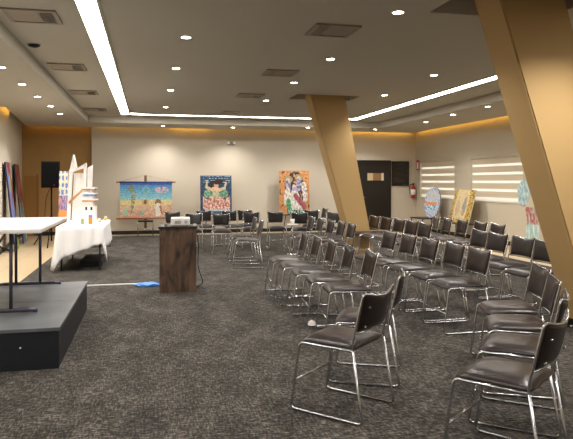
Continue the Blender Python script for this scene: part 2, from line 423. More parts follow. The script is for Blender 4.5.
vent(83.5, 92, 'square air vent left of the light strip, third from the camera'); vent(95, 109.3, 'farthest square air vent left of the light strip')
vent(332.5, 30, 'large dark-slatted air vent in the middle of the ceiling', flip=True); vent(280, 72.5, 'square air vent left of and above the middle column', flip=True)
vent(250, 95.3, 'square air vent in the ceiling further back, left of the column'); vent(231, 112.3, 'farthest square air vent just before the crossing light strip', .2)
x, y = onz(34, 44.5, ZU)
t = thing('ceiling_speaker', 'small black round fitting on the ceiling left of the light strip', 'ceiling fitting', (x, y, ZU))
b = MB(); b.lathe([(.07, 0), (.068, -.02), (.03, -.035)], seg=20); b.build('body', M['ventdark'], t)
b = MB(); b.lathe([(.085, .001), (.085, -.006), (.07, -.006)], seg=20); b.build('rim', M['vent'], t)

# windows and zebra blinds
for i, (w, lb) in enumerate(((W1, 'beige zebra blind with bright slits on the farther window'), (W2, 'beige zebra blind with bright slits on the nearer window by the big column'))):
    wt = bpy.data.objects.new('window_%d' % (i + 1), None); C.objects.link(wt); wt.location = (XR + .1, (w[0] + w[1]) / 2, (w[2] + w[3]) / 2); wt['kind'] = 'structure'
    hw, hh = (w[1] - w[0]) / 2, (w[3] - w[2]) / 2
    b = MB()
    for a, c_, d, e in ((-hw, hw, -hh, -hh + .05), (-hw, hw, hh - .05, hh), (-hw, -hw + .05, -hh, hh), (hw - .05, hw, -hh, hh), (-.025, .025, -hh, hh)): b.box(-.02, .03, a, c_, d, e)
    b.build('window_frame', M['white'], wt)
    b = MB(); b.box(0, .006, -hw + .04, hw - .04, -hh + .04, hh - .04); b.build('pane', M['glass'], wt)
    b = MB(); b.box(-.115, -.02, -hw, hw, -hh - .0, -hh + .02); b.build('window_sill', M['wall'], wt)
    t = thing('zebra_blind', lb, 'window blind', (XR + .03, (w[0] + w[1]) / 2, w[2] + .03), 0, 'zebra blinds on the windows')
    H = w[3] - w[2] - .03
    b = MB(); b.box(-.03, .035, -hw + .01, hw - .01, H - .07, H - .002, .008); b.build('cassette', M['wallr'], t)
    b = MB(); n = 5; per = (H - .1) / n
    for k in range(n):
        z0 = .03 + k * per
        b.use(M['blind_sheer']).box(-.001, .001, -hw + .03, hw - .03, z0, z0 + per * .3)
        b.use(M['blind_solid']).box(-.0015, .0015, -hw + .03, hw - .03, z0 + per * .3, z0 + per)
    b.build('fabric', None, t)
    b = MB(); b.box(-.012, .012, -hw + .02, hw - .02, 0, .03, .004); b.build('bottom_rail', M['white'], t)

# door, louvre board and small wall fittings at the far right
XD0, XD1 = 6.22, 7.33
dt = bpy.data.objects.new('door_1', None); C.objects.link(dt); dt.location = ((XD0 + XD1) / 2, YB, 0); dt['kind'] = 'structure'
hw = (XD1 - XD0) / 2
b = MB()
b.box(-hw, -hw + .08, -.05, 0, 0, 2.14); b.box(hw - .08, hw, -.05, 0, 0, 2.14); b.box(-hw + .08, hw - .08, -.05, 0, 2.06, 2.14); b.build('door_frame', M['door'], dt)
b = MB(); xw0, zt_ = ony(367, 173, YB); xw1, zb_ = ony(383.5, 180.5, YB); xw0 -= (XD0 + XD1) / 2; xw1 -= (XD0 + XD1) / 2
for a, c_, d, e in ((-hw + .08, hw - .08, 0, zb_), (-hw + .08, hw - .08, zt_, 2.06), (-hw + .08, xw0, zb_, zt_), (xw1, hw - .08, zb_, zt_)): b.box(a, c_, -.035, -.002, d, e)
b.build('door_leaf', M['door'], dt)
b = MB(); b.use(mat('door_vision_left', 'c9b48c', .3)).box(xw0, xw0 + (xw1 - xw0) * .35, -.02, -.012, zb_, zt_)
b.use(mat('door_vision_mid', '8f6a45', .3)).box(xw0 + (xw1 - xw0) * .35, xw1 - .08, -.02, -.012, zb_, zt_); b.use(mat('door_vision_right', 'ddd2b4', .3)).box(xw1 - .08, xw1, -.02, -.012, zb_, zt_)
b.build('vision_panel', None, dt)
b = MB(); b.tube([(-hw + .16, -.035, 1.0), (-hw + .16, -.08, 1.0), (-hw + .28, -.08, 1.0)], .01); b.build('door_handle', M['chrome'], dt)
dt = bpy.data.objects.new('door_2', None); C.objects.link(dt); dt.location = (-2.9, 17.62, 0); dt['kind'] = 'structure'
x0, _ = ony(22.5, 176, 17.6); x1, ztop = ony(36.5, 176, 17.6)
b = MB(); b.box(x0 + 2.9 + .03, x1 + 2.9, -.03, 0, 0, ztop); b.build('door_leaf', mat('brown_door', '9a7036', .6), dt)
b = MB(); b.box(x1 + 2.9, x1 + 2.95, -.035, 0, 0, ztop + .05); b.build('door_frame', mat('brown_door_frame', '8c632c', .6), dt)
a0, z1 = ony(392, 161.3, YB - .03); a1, z0 = ony(409, 186, YB - .03)
t = thing('louvre_board', 'black slatted board on the far wall right of the dark door', 'wall board', ((a0 + a1) / 2, YB - .001, z0))
w = (a1 - a0) / 2; h = z1 - z0
b = MB(); b.box(-w, w, -.012, 0, 0, h); b.build('back_panel', M['door'], t)
b = MB()
for a, c_, d, e in ((-w, w, 0, .04), (-w, w, h - .04, h), (-w, -w + .04, .04, h - .04), (w - .04, w, .04, h - .04)): b.box(a, c_, -.035, -.012, d, e)
b.build('frame', M['door'], t)
b = MB()
for i in range(5):
    zz = .1 + i * (h - .16) / 4.2; b.box(-w + .06, w - .06, -.002, .002, -.045, .045, mtx=Matrix.Translation((0, -.035, zz)) @ Matrix.Rotation(.6, 4, 'X'))
b.build('slats', mat('dark_slat', '3a332c', .25), t)
ex, ez = ony(413.2, 198, YB - .1)
t = thing('fire_extinguisher', 'red fire extinguisher hanging in the far right corner', 'fire extinguisher', (ex, YB - .09, ez))
b = MB(); b.lathe([(.06, 0), (.07, .02), (.07, .3), (.055, .36), (.025, .39), (.025, .41)]); b.build('cylinder', M['red'], t)
b = MB(); b.lathe([(.0715, .1), (.0715, .27)]); b.build('label_band', M['paper'], t)
b = MB(); b.box(-.015, .02, -.05, .03, .41, .43); b.box(-.015, .02, -.07, .03, .45, .465); b.box(-.015, .015, -.015, .015, .4, .46); b.build('valve', M['black'], t)
b = MB(); b.tube(round_path([(-.01, 0, .43), (-.1, 0, .42), (-.12, 0, .3), (-.1, 0, .12)], .05), .011); b.build('hose', M['black'], t)
b = MB(); b.box(-.03, .03, .06, .088, .2, .26); b.build('bracket', M['dkmetal'], t)
ry, rz1 = onx(415.4, 160.5, XR); _, rz0 = onx(415.4, 170.5, XR)
t = thing('fire_sign', 'red and white fire sign on the wall above the extinguisher', 'sign', (XR - .002, 17.28, rz0))
b = MB(); b.box(-.006, 0, -.11, .11, 0, rz1 - rz0); b.build('plate', M['red'], t)
b = MB(); b.box(-.008, -.006, -.06, .06, .05, .25); b.build('pictogram', M['paper'], t)
lx, lz = ony(231, 143.5, YB)
t = thing('emergency_light', 'small twin-lamp emergency light high on the far wall', 'emergency light', (lx, YB - .001, lz))
b = MB(); b.box(-.1, .1, -.05, 0, -.05, .05, .008); b.build('housing', M['greybox'], t)
for s in (-1, 1):
    b = MB(); b.box(s * .09 - .04, s * .09 + .04, -.09, -.05, -.02, .045, .01); b.build('lamp_head', M['white'], t)

# ------------------------------------------------------------------ paintings (colour lives in the mesh as paint)
def fbm(x, y, s=1.): return mnoise.noise(Vector((x * s, y * s, 3.1)))
def inell(u, v, cx, cy, rx, ry, a=0):
    dx, dy = u - cx, v - cy; c_, s_ = math.cos(a), math.sin(a)
    return ((dx * c_ + dy * s_) / rx) ** 2 + ((-dx * s_ + dy * c_) / ry) ** 2 < 1
def inseg(u, v, x0, y0, x1, y1, r):
    dx, dy = x1 - x0, y1 - y0; t = max(0, min(1, ((u - x0) * dx + (v - y0) * dy) / (dx * dx + dy * dy)))
    return math.hypot(u - x0 - t * dx, v - y0 - t * dy) < r
def canvas(name, w, h, th, fn, parent, nx=60, ny=60, shape=None, edge='cfc6b4', bend=None):
    """upright panel: x in [-w/2,w/2], z in [0,h], painted face at y=-th"""
    bm = bmesh.new(); cl = bm.loops.layers.float_color.new('Col')
    V = {}; F_ = []
    def keep(i, j): return shape is None or shape((i + .5) / nx, (j + .5) / ny)
    def vert(i, j, k):
        if (i, j, k) not in V:
            x = -w / 2 + w * i / nx; z = h * j / ny; y = (-th if k == 0 else 0) + (bend(i / nx, j / ny) if bend else 0)
            V[(i, j, k)] = bm.verts.new((x, y, z))
        return V[(i, j, k)]
    ec = lin(edge)
    def face(vs, col):
        f = bm.faces.new(vs)
        for l in f.loops: l[cl] = (*col, 1)
    for i in range(nx):
        for j in range(ny):
            if not keep(i, j): continue
            u, v = (i + .5) / nx, (j + .5) / ny
            face([vert(i, j, 0), vert(i + 1, j, 0), vert(i + 1, j + 1, 0), vert(i, j + 1, 0)], lin(fn(u, v)))
            face([vert(i, j + 1, 1), vert(i + 1, j + 1, 1), vert(i + 1, j, 1), vert(i, j, 1)], ec)
            for (di, dj, a, c_) in ((-1, 0, (i, j + 1), (i, j)), (1, 0, (i + 1, j), (i + 1, j + 1)), (0, -1, (i, j), (i + 1, j)), (0, 1, (i + 1, j + 1), (i, j + 1))):
                ii, jj = i + di, j + dj
                if not (0 <= ii < nx and 0 <= jj < ny and keep(ii, jj)):
                    face([vert(*a, 0), vert(*a, 1), vert(*c_, 1), vert(*c_, 0)], ec)
    me = bpy.data.meshes.new(name); bm.to_mesh(me); bm.free(); me.materials.append(M['art'])
    o = bpy.data.objects.new(name, me); C.objects.link(o); o.parent = parent
    return o
def hx(s): return tuple(int(s[i:i + 2], 16) / 255 for i in (0, 2, 4))
def mixc(a, b_, t): t = max(0, min(1, t)); return tuple(p * (1 - t) + q * t for p, q in zip(a, b_))
def jit(c_, u, v, amt=.1, s=30):
    n = fbm(u, v, s) * amt * 2; return tuple(max(0, min(1, p + n)) for p in c_)
def paint_beach(u, v):
    if v > .93: c_ = hx('2247a0')
    elif v > .5: c_ = mixc(hx('8fd0d4'), hx('2f7fc4'), (v - .5) / .43)
    elif v > .36: c_ = hx('e6cf86')
    else: c_ = mixc(hx('c98a72'), hx('dfb893'), v / .36 + fbm(u, v, 9))
    if inell(u, v, .5, .78, .07, .1) and not inell(u, v, .5, .78, .045, .07): c_ = hx('7fb08f')
    if inell(u, v, .8, .79, .13, .09) and fbm(u, v, 22) > -.1: c_ = hx('e8dfe8') if int(v * 60) % 2 else hx('c2506a')
    if inseg(u, v, .22, .15, .27, .72, .035) and fbm(u, v, 26) > -.2: c_ = hx('50603f') if fbm(u, v, 40) > 0 else hx('c9b98d')
    if inell(u, v, .21, .83, .06, .08): c_ = hx('6f7a48')
    if inell(u, v, .48, .45, .07, .09): c_ = hx('e0a460') if not inell(u, v, .48, .45, .03, .06) else hx('5c4632')
    if inell(u, v, .73, .42, .06, .11): c_ = hx('8a5234')
    if inseg(u, v, .73, .08, .73, .36, .055): c_ = hx('efe5da')
    if inseg(u, v, .8, .12, .77, .34, .018): c_ = hx('a8643a')
    if inell(u, v, .1, .17, .05, .1): c_ = hx('93c3a2')
    if inell(u, v, .42, .14, .05, .05): c_ = hx('78b0a0')
    return jit(mixc(c_, (.74, .74, .7), .18), u, v, .08, 34)
def paint_dancer(u, v):
    c_ = mixc(hx('1f3350'), hx('31506e'), .5 + fbm(u * .4, v, 24) * 1.6)
    if v > .8 and .1 < u < .95 and int(v * 62) % 3 == 0 and fbm(u, v, 18) > 0: c_ = hx('a9bccb')
    if inell(u, v, .44, .77, .17, .1) or inell(u, v, .6, .83, .12, .07): c_ = hx('241813')
    if inell(u, v, .51, .74, .07, .085): c_ = hx('cf9c80')
    if inell(u, v, .52, .8, .08, .035): c_ = hx('2c1c16')
    for x0, y0, x1, y1, r in ((.22, .85, .19, .7, .028), (.19, .7, .38, .62, .04), (.82, .81, .78, .68, .028), (.78, .68, .6, .61, .04)):
        if inseg(u, v, x0, y0, x1, y1, r): c_ = hx('d3ab8e') if fbm(u, v, 15) > -.15 else hx('9cc09a')
    if inseg(u, v, .42, .63, .56, .62, .07): c_ = hx('dcb297')
    if inell(u, v, .24, .52, .13, .11) or inell(u, v, .76, .52, .13, .11): c_ = mixc(hx('4b7a60'), hx('8fb394'), .5 + 2 * fbm(u, v, 18))
    if inell(u, v, .5, .5, .12, .12): c_ = mixc(hx('8fae84'), hx('d9b79a'), .4 + 2 * fbm(u, v, 16))
    if .12 < v < .42 + .04 * math.sin(u * 22) and .08 < u < .95:
        n = fbm(u, v, 17) * 1.4 + fbm(u + 3, v, 36); c_ = mixc(hx('a8584a'), hx('ecd2c2'), .5 + n)
    if v <= .12 and .15 < u < .95: c_ = hx('b4bfc6')
    if v <= .06: c_ = hx('3f5a74')
    return jit(c_, u, v, .05, 30)
def paint_orange(u, v):
    c_ = hx('bf8350')
    if fbm(u, v, 14) > .42: c_ = hx('3a2418')
    if inell(u, v, .55, .6, .36, .37) and fbm(u, v, 9) > -.3: c_ = mixc(hx('15161f'), hx('3c3a4a'), fbm(u, v, 20) * 2)
    for cx, cy in ((.3, .8), (.66, .84)):
        if inell(u, v, cx, cy, .15, .085): c_ = hx('9c8254')
        if inell(u, v, cx, cy - .03, .07, .06): c_ = hx('bdb6a4')
        if inseg(u, v, cx, cy - .1, cx, cy - .22, .09): c_ = mixc(hx('5d5a70'), hx('b7aabb'), .5 + fbm(u, v, 17) * 2)
    if inseg(u, v, .28, .52, .24, .3, .09): c_ = mixc(hx('e0d6ca'), hx('a59c98'), .3 + fbm(u, v, 14) * 2)
    if inseg(u, v, .82, .66, .86, .36, .08): c_ = mixc(hx('e4dacd'), hx('8f8890'), .35 + fbm(u, v, 14) * 2)
    if inell(u, v, .5, .62, .07, .06): c_ = hx('c9c0ac')
    if inell(u, v, .52, .52, .12, .1): c_ = hx('a698b8')
    if inseg(u, v, .5, .36, .6, .14, .18) and v > .06: c_ = mixc(hx('e2dcd2'), hx('a9a8a2'), .3 + fbm(u, v, 20) * 2)
    if inseg(u, v, .54, .42, .82, .17, .07): c_ = mixc(hx('86404c'), hx('a8606a'), .5 + fbm(u, v, 20) * 2)
    if inseg(u, v, .3, .28, .33, .14, .08): c_ = mixc(hx('3c8150'), hx('7fb08c'), .3 + fbm(u, v, 14) * 2)
    if v < .1 and .25 < u < .9: c_ = hx('38543c') if fbm(u, v, 20) > 0 else hx('9ab0a8')
    return jit(c_, u, v, .07, 26)
def paint_abstract_a(u, v):
    n = fbm(u * 1.2, v * 1.4, 4)
    c_ = hx('7a2c1e') if v > .55 + n * .4 else hx('5a6fae')
    if inseg(u, v, .2, .9, .75, .05, .14 + n * .12): c_ = hx('5c74b8')
    if inell(u, v, .6, .75, .2, .12): c_ = hx('8a8a58')
    if v < .25 + n * .2 and u > .3: c_ = hx('7f9a52')
    if fbm(u, v, 7) > .38: c_ = hx('b06a48')
    if u < .1: c_ = hx('2a3050')
    return jit(c_, u, v, .08, 20)
def paint_abstract_b(u, v):
    n = fbm(u * 1.6 + 4, v * 1.1, 4)
    c_ = hx('7c3022') if v > .45 + n * .3 else hx('54689c')
    if inell(u, v, .55, .78, .2, .1): c_ = hx('a0624a')
    if inseg(u, v, .3, .4, .9, .1, .12): c_ = hx('7fa060')
    if fbm(u + 3, v, 8) > .36: c_ = hx('aebf9a') if v < .5 else hx('4c221c')
    if inseg(u, v, .1, .1, .5, .45, .07): c_ = hx('1e2034')
    return jit(c_, u, v, .08, 20)
def paint_oval(u, v):
    r = math.hypot((u - .5) * 2, (v - .5) * 2)
    c_ = hx('bcbfc6')
    if r > .82: c_ = hx('7f8fb8') if fbm(u, v, 22) > -.05 else hx('d8dce6')
    elif .4 < v < .5 and .1 < u < .8: c_ = hx('d98a58')
    elif .24 < v < .4 and .15 < u < .75: c_ = hx('4f9cc0') if fbm(u, v, 16) > -.15 else hx('dfe8ec')
    elif fbm(u, v, 12) > .35: c_ = hx('a8a68e')
    return jit(c_, u, v, .06, 24)
def paint_tan(u, v):
    c_ = hx('c9b88e')
    if u < .13 or u > .78 or v < .1: c_ = hx('b99a4e') if fbm(u, v, 16) > -.1 else hx('7d6430')
    elif inell(u, v, .62, .5, .09, .3): c_ = hx('8f8a84')
    elif inell(u, v, .3, .45, .1, .25): c_ = hx('b8a08c')
    if .1 < u < .9 and fbm(u * 1.6, v * .6, 14) > .34: c_ = hx('c29a48')
    return jit(c_, u, v, .09, 28)
def paint_figure(u, v):
    if v > .66: c_ = mixc(hx('8fb4ba'), hx('cfdcda'), .5 - fbm(u, v, 18) * 1.5)
    elif v > .4: c_ = mixc(hx('b86660'), hx('b9cfc8'), .35 - fbm(u, v, 14) * 1.8)
    else: c_ = mixc(hx('a9cdc8'), hx('dfeae6'), .4 - fbm(u, v, 9) * 1.5)
    if u > .55 and .62 < v < .78: c_ = hx('c9c067')
    return jit(c_, u, v, .06, 20)
def paint_spots(u, v):
    c_ = hx('e0cdb4')
    if v > .5:
        k = (round(u * 2.3) / 2.3, round(v * 7) / 7)
        if math.hypot((u - k[0]) * 1.0, (v - k[1]) * 2.5) < .14 + .12 * fbm(u, v, 5): c_ = hx('5b82b8')
    else:
        c_ = hx('4a6fae') if fbm(u, v, 9) > 0 else hx('c98a88')
        if v < .2: c_ = hx('d98d50')
    return jit(c_, u, v, .06, 20)

def lean_matrix(loc, rz, tilt): return Matrix.Translation(loc) @ Matrix.Rotation(rz, 4, 'Z') @ Matrix.Rotation(tilt, 4, 'X')
def artwork(name, label, cat, loc, rz, tilt, w, h, fn, **k):
    t = bpy.data.objects.new(name, None); C.objects.link(t); t.matrix_world = lean_matrix(loc, rz, tilt)
    tag(t, label, cat); canvas('canvas', w, h, .025, fn, t, **k)
    return t
# dancer painting and orange painting stand in front of the far wall
def back_art(name, label, px0, px1, py0, py1, y, fn, zfloor, easel=True):
    x0, z1 = ony(px0, py0, y); x1, z0 = ony(px1, py1, y)
    w = x1 - x0; tl = math.radians(-4)
    t = artwork(name, label, 'painting', ((x0 + x1) / 2, y, z0), 0, tl, w, z1 - z0, fn)
    b = MB()
    b.box(-w / 2 + .01, w / 2 - .01, 0, .02, .02, .06); b.box(-w / 2 + .01, w / 2 - .01, 0, .02, (z1 - z0) - .06, (z1 - z0) - .02)
    b.box(-w / 2 + .01, -w / 2 + .05, 0, .02, .06, z1 - z0 - .06); b.box(w / 2 - .05, w / 2 - .01, 0, .02, .06, z1 - z0 - .06)
    b.build('stretcher_frame', M['wood'], t)
    # easel: two front legs, back leg, ledge
    e = thing('easel', 'thin black easel under the ' + ('blue dancer painting' if 'dancer' in label else 'orange painting'), 'easel', ((x0 + x1) / 2, y - .03, 0), 0)
    for s in (-1, 1):
        b = MB(); b.tube([(s * .34, .03, 0), (s * .14, .17, z0 + .5)], .012, 6); b.build('leg', M['black'], e)
    b = MB(); b.tube([(0, .37, 0), (0, .2, z0 + .75)], .012, 6); b.build('leg', M['black'], e)
    b = MB(); b.box(-.36, .36, -.01, .12, z0 - .03, z0 - .008); b.build('ledge', M['black'], e)
    b = MB(); b.box(-.2, .2, .13, .16, z0 + .38, z0 + .42); b.build('crossbar', M['black'], e)
    return t
back_art('painting', 'dark blue painting of a dancer in green with raised arms', 200.3, 231.7, 175.5, 213.5, 17.05, paint_dancer, 0)
back_art('painting', 'orange painting of haloed robed figures, left of the middle column', 279.3, 309.5, 170.5, 214, 17.05, paint_orange, 0)

# beach banner with rods, hung on a display stand
yb = 16.95
x0, z1 = ony(120, 182.5, yb); x1, z0 = ony(172, 217.5, yb)
t = thing('painted_banner', 'painted beach scene banner with gold-tipped rods on the far wall side', 'banner', ((x0 + x1) / 2, yb, z0)); w = x1 - x0; h = z1 - z0
canvas('canvas', w, h, .008, paint_beach, t, 90, 60)
for zz, nm, m in ((h + .01, 'top_rod', mat('blue_rod', '27418f', .5)), (-.01, 'bottom_rod', mat('wooden_rod', '93542c', .5))):
    b = MB(); b.tube([(-w / 2 - .03, 0, zz), (w / 2 + .03, 0, zz)], .02); r_ = b.build(nm, m, t)
    for s in (-1, 1):
        b = MB(); b.tube([(s * (w / 2 + .03), 0, zz), (s * (w / 2 + .07), 0, zz), (s * (w / 2 + .1), 0, zz)], [.024, .03, .015]); b.build('finial', M['gold'], r_)
b = MB(); b.tube([(-w / 2, 0, h + .03), (-.02, .0, h + .2), (w / 2, 0, h + .03)], .005, 6); b.build('hanging_cord', M['wood'], t)
t = thing('display_stand', 'slim stand behind the beach banner with chrome legs below it', 'stand', ((x0 + x1) / 2 - .02, yb + .045, 0))
b = MB(); b.box(-.035, .035, 0, .025, .2, z1 + .2, .004); b.build('post', mat('brown_post', '6a543a', .6), t)
for s in (-1, 1):
    b = MB(); b.tube(round_path([(s * .2, -.35, .016), (s * .2, -.35, .38), (s * .2, .06, .42)], .05), .011); b.tube([(s * .2, -.35, .016), (s * .2, .15, .016)], .011); b.build('leg', M['chrome'], t)
b = MB(); b.box(-.2, .2, -.36, .06, .39, .43, .01); b.build('shelf', M['leather2'], t)
b = MB(); b.tube([(-.2, -.35, .2), (.2, -.35, .2)], .01); b.build('crossbar', M['chrome'], t)

# two tall abstract canvases against the left wall
def wallx(y): return -2.95 - .0945 * (y - 13.15)
for y0, y1, fn, lb in ((13.6, 14.3, paint_abstract_a, 'tall red and blue abstract canvas leaning on the left wall, leftmost'), (15.3, 16.15, paint_abstract_b, 'tall red and green abstract canvas leaning nearer the ochre wall')):
    ym = (y0 + y1) / 2; H = 1.9
    ang = PI / 2 + math.atan(.0945)
    artwork('painting', lb, 'painting', (wallx(ym) + .24, ym, .012), ang, math.radians(-6), y1 - y0, H, fn, nx=30, ny=60, edge='20203a')
# oval painting on a low black table by the window wall, tan painting, cut-out figure
t = thing('side_table', 'small low black table under the oval painting near the windows', 'table', (7.68, 15.75, 0))
b = MB(); b.box(-.3, .4, -.4, .4, .435, .46, .004); b.build('table_top', M['black'], t)
for sx in (-.26, .36):
    for sy in (-.36, .36):
        b = MB(); b.tube([(sx, sy, 0), (sx, sy, .435)], .014); b.build('leg', M['black'], t)
artwork('oval_painting', 'oval white and blue painting leaning on the low black table', 'painting', (7.78, 15.62, .462), -PI / 2 + .28, math.radians(-10), .62, .88, paint_oval, nx=40, ny=54, edge='6b5d4a',
        shape=lambda u, v: (2 * u - 1) ** 2 + (2 * v - 1) ** 2 < 1)
artwork('painting', 'tan and ochre rectangular painting leaning on the wall between the windows', 'painting', (7.74, 13.98, .434), -PI / 2, math.radians(-15), 1.0, .86, paint_tan, nx=44, ny=56)
t = thing('bench', 'low black bench carrying the tan painting below the windows', 'bench', (7.74, 13.98, 0))
b = MB(); b.box(-.18, .25, -.6, .6, .405, .43, .004); b.build('seat_board', M['black'], t)
for sx in (-.15, .22):
    for sy in (-.55, .55):
        b = MB(); b.tube([(sx, sy, 0), (sx, sy, .405)], .014); b.build('leg', M['black'], t)
fx, fy = c2w((528.5 - CX) * 12.3 / F, 12.3)
def fshape(u, v):
    if v > .64: return ((u - .27) / .27) ** 2 + ((v - .82) / .18) ** 2 < 1
    if v > .42: return .36 + (.62 - v) * .5 < u < .82 + (.62 - v) * .4
    return .42 - (.42 - v) * .3 < u < .97
artwork('cutout_figure', 'teal and red painted cut-out figure standing beside the big column', 'sculpture', (fx, fy, .0), -.55, math.radians(-3), .42, 1.52, paint_figure, nx=30, ny=80, shape=fshape)

# ------------------------------------------------------------------ chairs
def make_chair(name, leather, label, screws=False, W=.22):
    t = thing(name, label, 'chair')
    q = W / .22
    # cushion
    def seat(u, v):
        x = (u - .5) * 2; y = (v - .5) * 2
        e = lambda a: math.copysign(abs(a) ** .9, a)
        zz = .466 + .034 * (1 - abs(x) ** 4) * (1 - abs(y) ** 6)
        if y > .5: zz -= .02 * ((y - .5) / .5) ** 2
        k = 1 - .06 * (abs(x) ** 6) * (abs(y) ** 6)
        return (x * .214 * q * k, .008 + y * .208 * k * (1 - .03 * (abs(x) ** 4) * (y > 0)), zz)
    b = MB(); b.grid(seat, 14, 14, thick=lambda u, v: (0, 0, -.014 - .036 * (1 - max(abs(2 * u - 1), abs(2 * v - 1)) ** 4)))
    s = b.build('seat', leather, t)
    # backrest panel: leans back, curved in plan, scooped top
    def by(z): return -.19 - (z - .5) * .24
    def back(u, v):
        x = (u - .5) * 2 * (.19 + .012 * v) * q; zt_ = .803 - .026 * (1 - (x / .205) ** 2) - .012 * math.exp(-((x - .02) / .05) ** 2)
        z = .565 + (zt_ - .565) * v
        return (x, by(z) - .035 * (1 - (x / .205) ** 2) + .012, z)
    def bt(u, v):
        e = (1 - abs(2 * u - 1) ** 6) * (1 - abs(2 * v - 1) ** 6)
        return (0, -.012 - .012 * e, 0)
    b = MB(); b.grid(lambda u, v: tuple(Vector(back(u, v)) + Vector((0, .014 * (1 - abs(2 * u - 1) ** 6) * (1 - abs(2 * v - 1) ** 6), 0))), 16, 12, thick=lambda u, v: Vector(bt(u, v)) - Vector((0, .014 * (1 - abs(2 * u - 1) ** 6) * (1 - abs(2 * v - 1) ** 6), 0)))
    bk = b.build('backrest', leather, t)
    if screws:
        for sx in (-.175, .175):
            for zz in (.6, .72):
                b = MB(); bmesh.ops.create_uvsphere(b.bm, u_segments=8, v_segments=6, radius=.008); b.build('screw', M['chrome'], bk, Matrix.Translation((sx, by(zz) - .04, zz)))
    # sled legs: one closed bent tube per side
    for sx in (-1, 1):
        x = sx * W
        p = round_path([(x, -.19, .446), (x, .2, .446), (x * 1.05, .26, .011), (x * 1.05, -.262, .011), (x, -.19, .446)], .035)
        b = MB(); b.tube(p, .009); b.build('sled_leg', M['chrome'], t)
    b = MB(); b.tube([(-W * 1.03, .228, .2), (W * 1.03, .228, .2)], .007); b.build('stretcher', M['chrome'], t)
    for yy in (-.165, .17):
        b = MB(); b.tube([(-W, yy, .44), (W, yy, .44)], .007); b.build('seat_rail', M['chrome'], t)
    pts = [(-W, -.188, .44), (-W, by(.5), .5), (-W, by(.8), .806)]
    for i in range(9):
        x = -.16 + .32 * i / 8; pts.append((x * q, by(.79) - .036 * (1 - (x / .21) ** 2), (.808 - .034 * (1 - (x / .2) ** 2))))
    pts += [(W, by(.8), .806), (W, by(.5), .5), (W, -.188, .44)]
    b = MB(); b.tube(round_path(pts, .03, 3), .0075)
    b.tube([(-W, by(.55), .555), (-W * .5, by(.55) - .02, .555), (W * .5, by(.55) - .02, .555), (W, by(.55), .555)], .007)
    b.build('back_frame', M['chrome'], t)
    return t
BR = make_chair('chair', M['leather'], '')
BRN = make_chair('chair', M['leather'], '', screws=True)
BK = make_chair('chair', M['leather2'], '', W=.185)
used = set()
def put(proto, x, y, deg, label, group):
    """deg: world heading the sitter faces (0 = +x)"""
    o = copy_tree(proto) if proto.name in used else proto
    used.add(proto.name)
    o.location = (x, y, .004); o.rotation_euler = (0, 0, math.radians(deg - 90)); o['label'] = label; o['group'] = group
    return o
def put_back(proto, px, py, deg, label, group, Z=None):
    """px,py: where the middle of the backrest (z=.66) shows"""
    zb = .67
    x, y = onz(px, py, zb); a = math.radians(deg)
    return put(proto, x + .25 * math.cos(a), y + .25 * math.sin(a), deg, label, group)
G = 'brown leatherette chairs with chrome sled frames'
ORD = ['nearest', 'second', 'third', 'fourth', 'fifth', 'sixth', 'seventh']
# foreground pair in the middle
x, y = c2w(.374, 3.98); put(BRN, x, y, 133, 'nearest middle chair, its black back and screws turned to the camera', G)
x, y = c2w(.61, 4.62); put(BRN, x, y, 155, 'brown chair standing just behind the nearest middle chair', G)
# foreground right row
def near_edge(px0, py0, px1, py1, deg):   # near rail of the seat, front to back -> centre
    a = math.radians(deg); f = Vector((math.cos(a), math.sin(a))); r = Vector((f.y, -f.x))
    p = (Vector(onz(px0, py0, .44)) + Vector(onz(px1, py1, .44))) / 2
    return p
for (q, deg, lb) in (((454.6, 380.7, 530.6, 395.6), 128, 'nearest chair at the bottom right corner, brown seat and chrome sled legs'),
                     ((485.5, 353, 542.5, 361.7), 140, 'second chair in the right foreground row, directly behind the corner chair'),
                     ((495, 331.6, 545.6, 336), 153, 'third chair in the right foreground row'),
                     ((489, 315, 545, 318), 162, 'farthest chair in the right foreground row beside the big column')):
    p = near_edge(*q, deg); a = math.radians(deg); f = Vector((math.cos(a), math.sin(a))); r = Vector((-f.y, f.x))
    if p.dot(r) > (p + r * .1).dot(r): r = -r
    # near rail is on the camera side: centre lies further away
    cpos = p + (r if (p + r * .2).length > (p - r * .2).length else -r) * .215 + f * 0
    put(BRN, cpos.x, cpos.y, deg, lb, G)
def row(pxs, y0, y1, d0, d1, fmt):
    n = len(pxs)
    for i, px in enumerate(pxs):
        f = i / (n - 1); wy = y0 + (y1 - y0) * f; d = d0 + (d1 - d0) * f; a = math.radians(d)
        x, _ = ony(px, 0, wy)
        put(BR, x + .235 * math.cos(a), wy + .235 * math.sin(a), d, fmt % ORD[i], G)
row((369.5, 348.5, 331, 316, 304), 5.58, 7.75, 174, 177, 'brown chair, %s from the camera in the row beside the aisle')
row((478, 454, 429, 408, 389), 5.55, 7.75, 179, 182, 'brown chair, %s from the camera in the near half of the second row')
row((351, 341, 330.5, 320, 311), 9.35, 11.3, 179, 179, 'brown chair, %s from the camera in the row left of the middle column')
row((546.5, 522.5, 497, 480), 6.08, 7.7, 184, 184, 'brown chair, %s from the camera in the near half of the third row')
row((424.5, 411.5, 399, 386, 374), 9.2, 11.3, 184, 186, 'brown chair, %s from the camera in the row right of the middle column')
row((497.3, 480, 462, 447, 435.6), 8.75, 10.75, 180, 170, 'brown chair, %s from the camera in the last row near the windows')
# pair standing alone left of the aisle row
x, _ = ony(260, 0, 10.4); put(BR, x - .235, 10.4, 176, 'nearer of the two brown chairs standing alone between lectern and rows', G)
x, _ = ony(254, 0, 11.3); put(BR, x - .235, 11.3, 178, 'farther of the two brown chairs standing alone between lectern and rows', G)
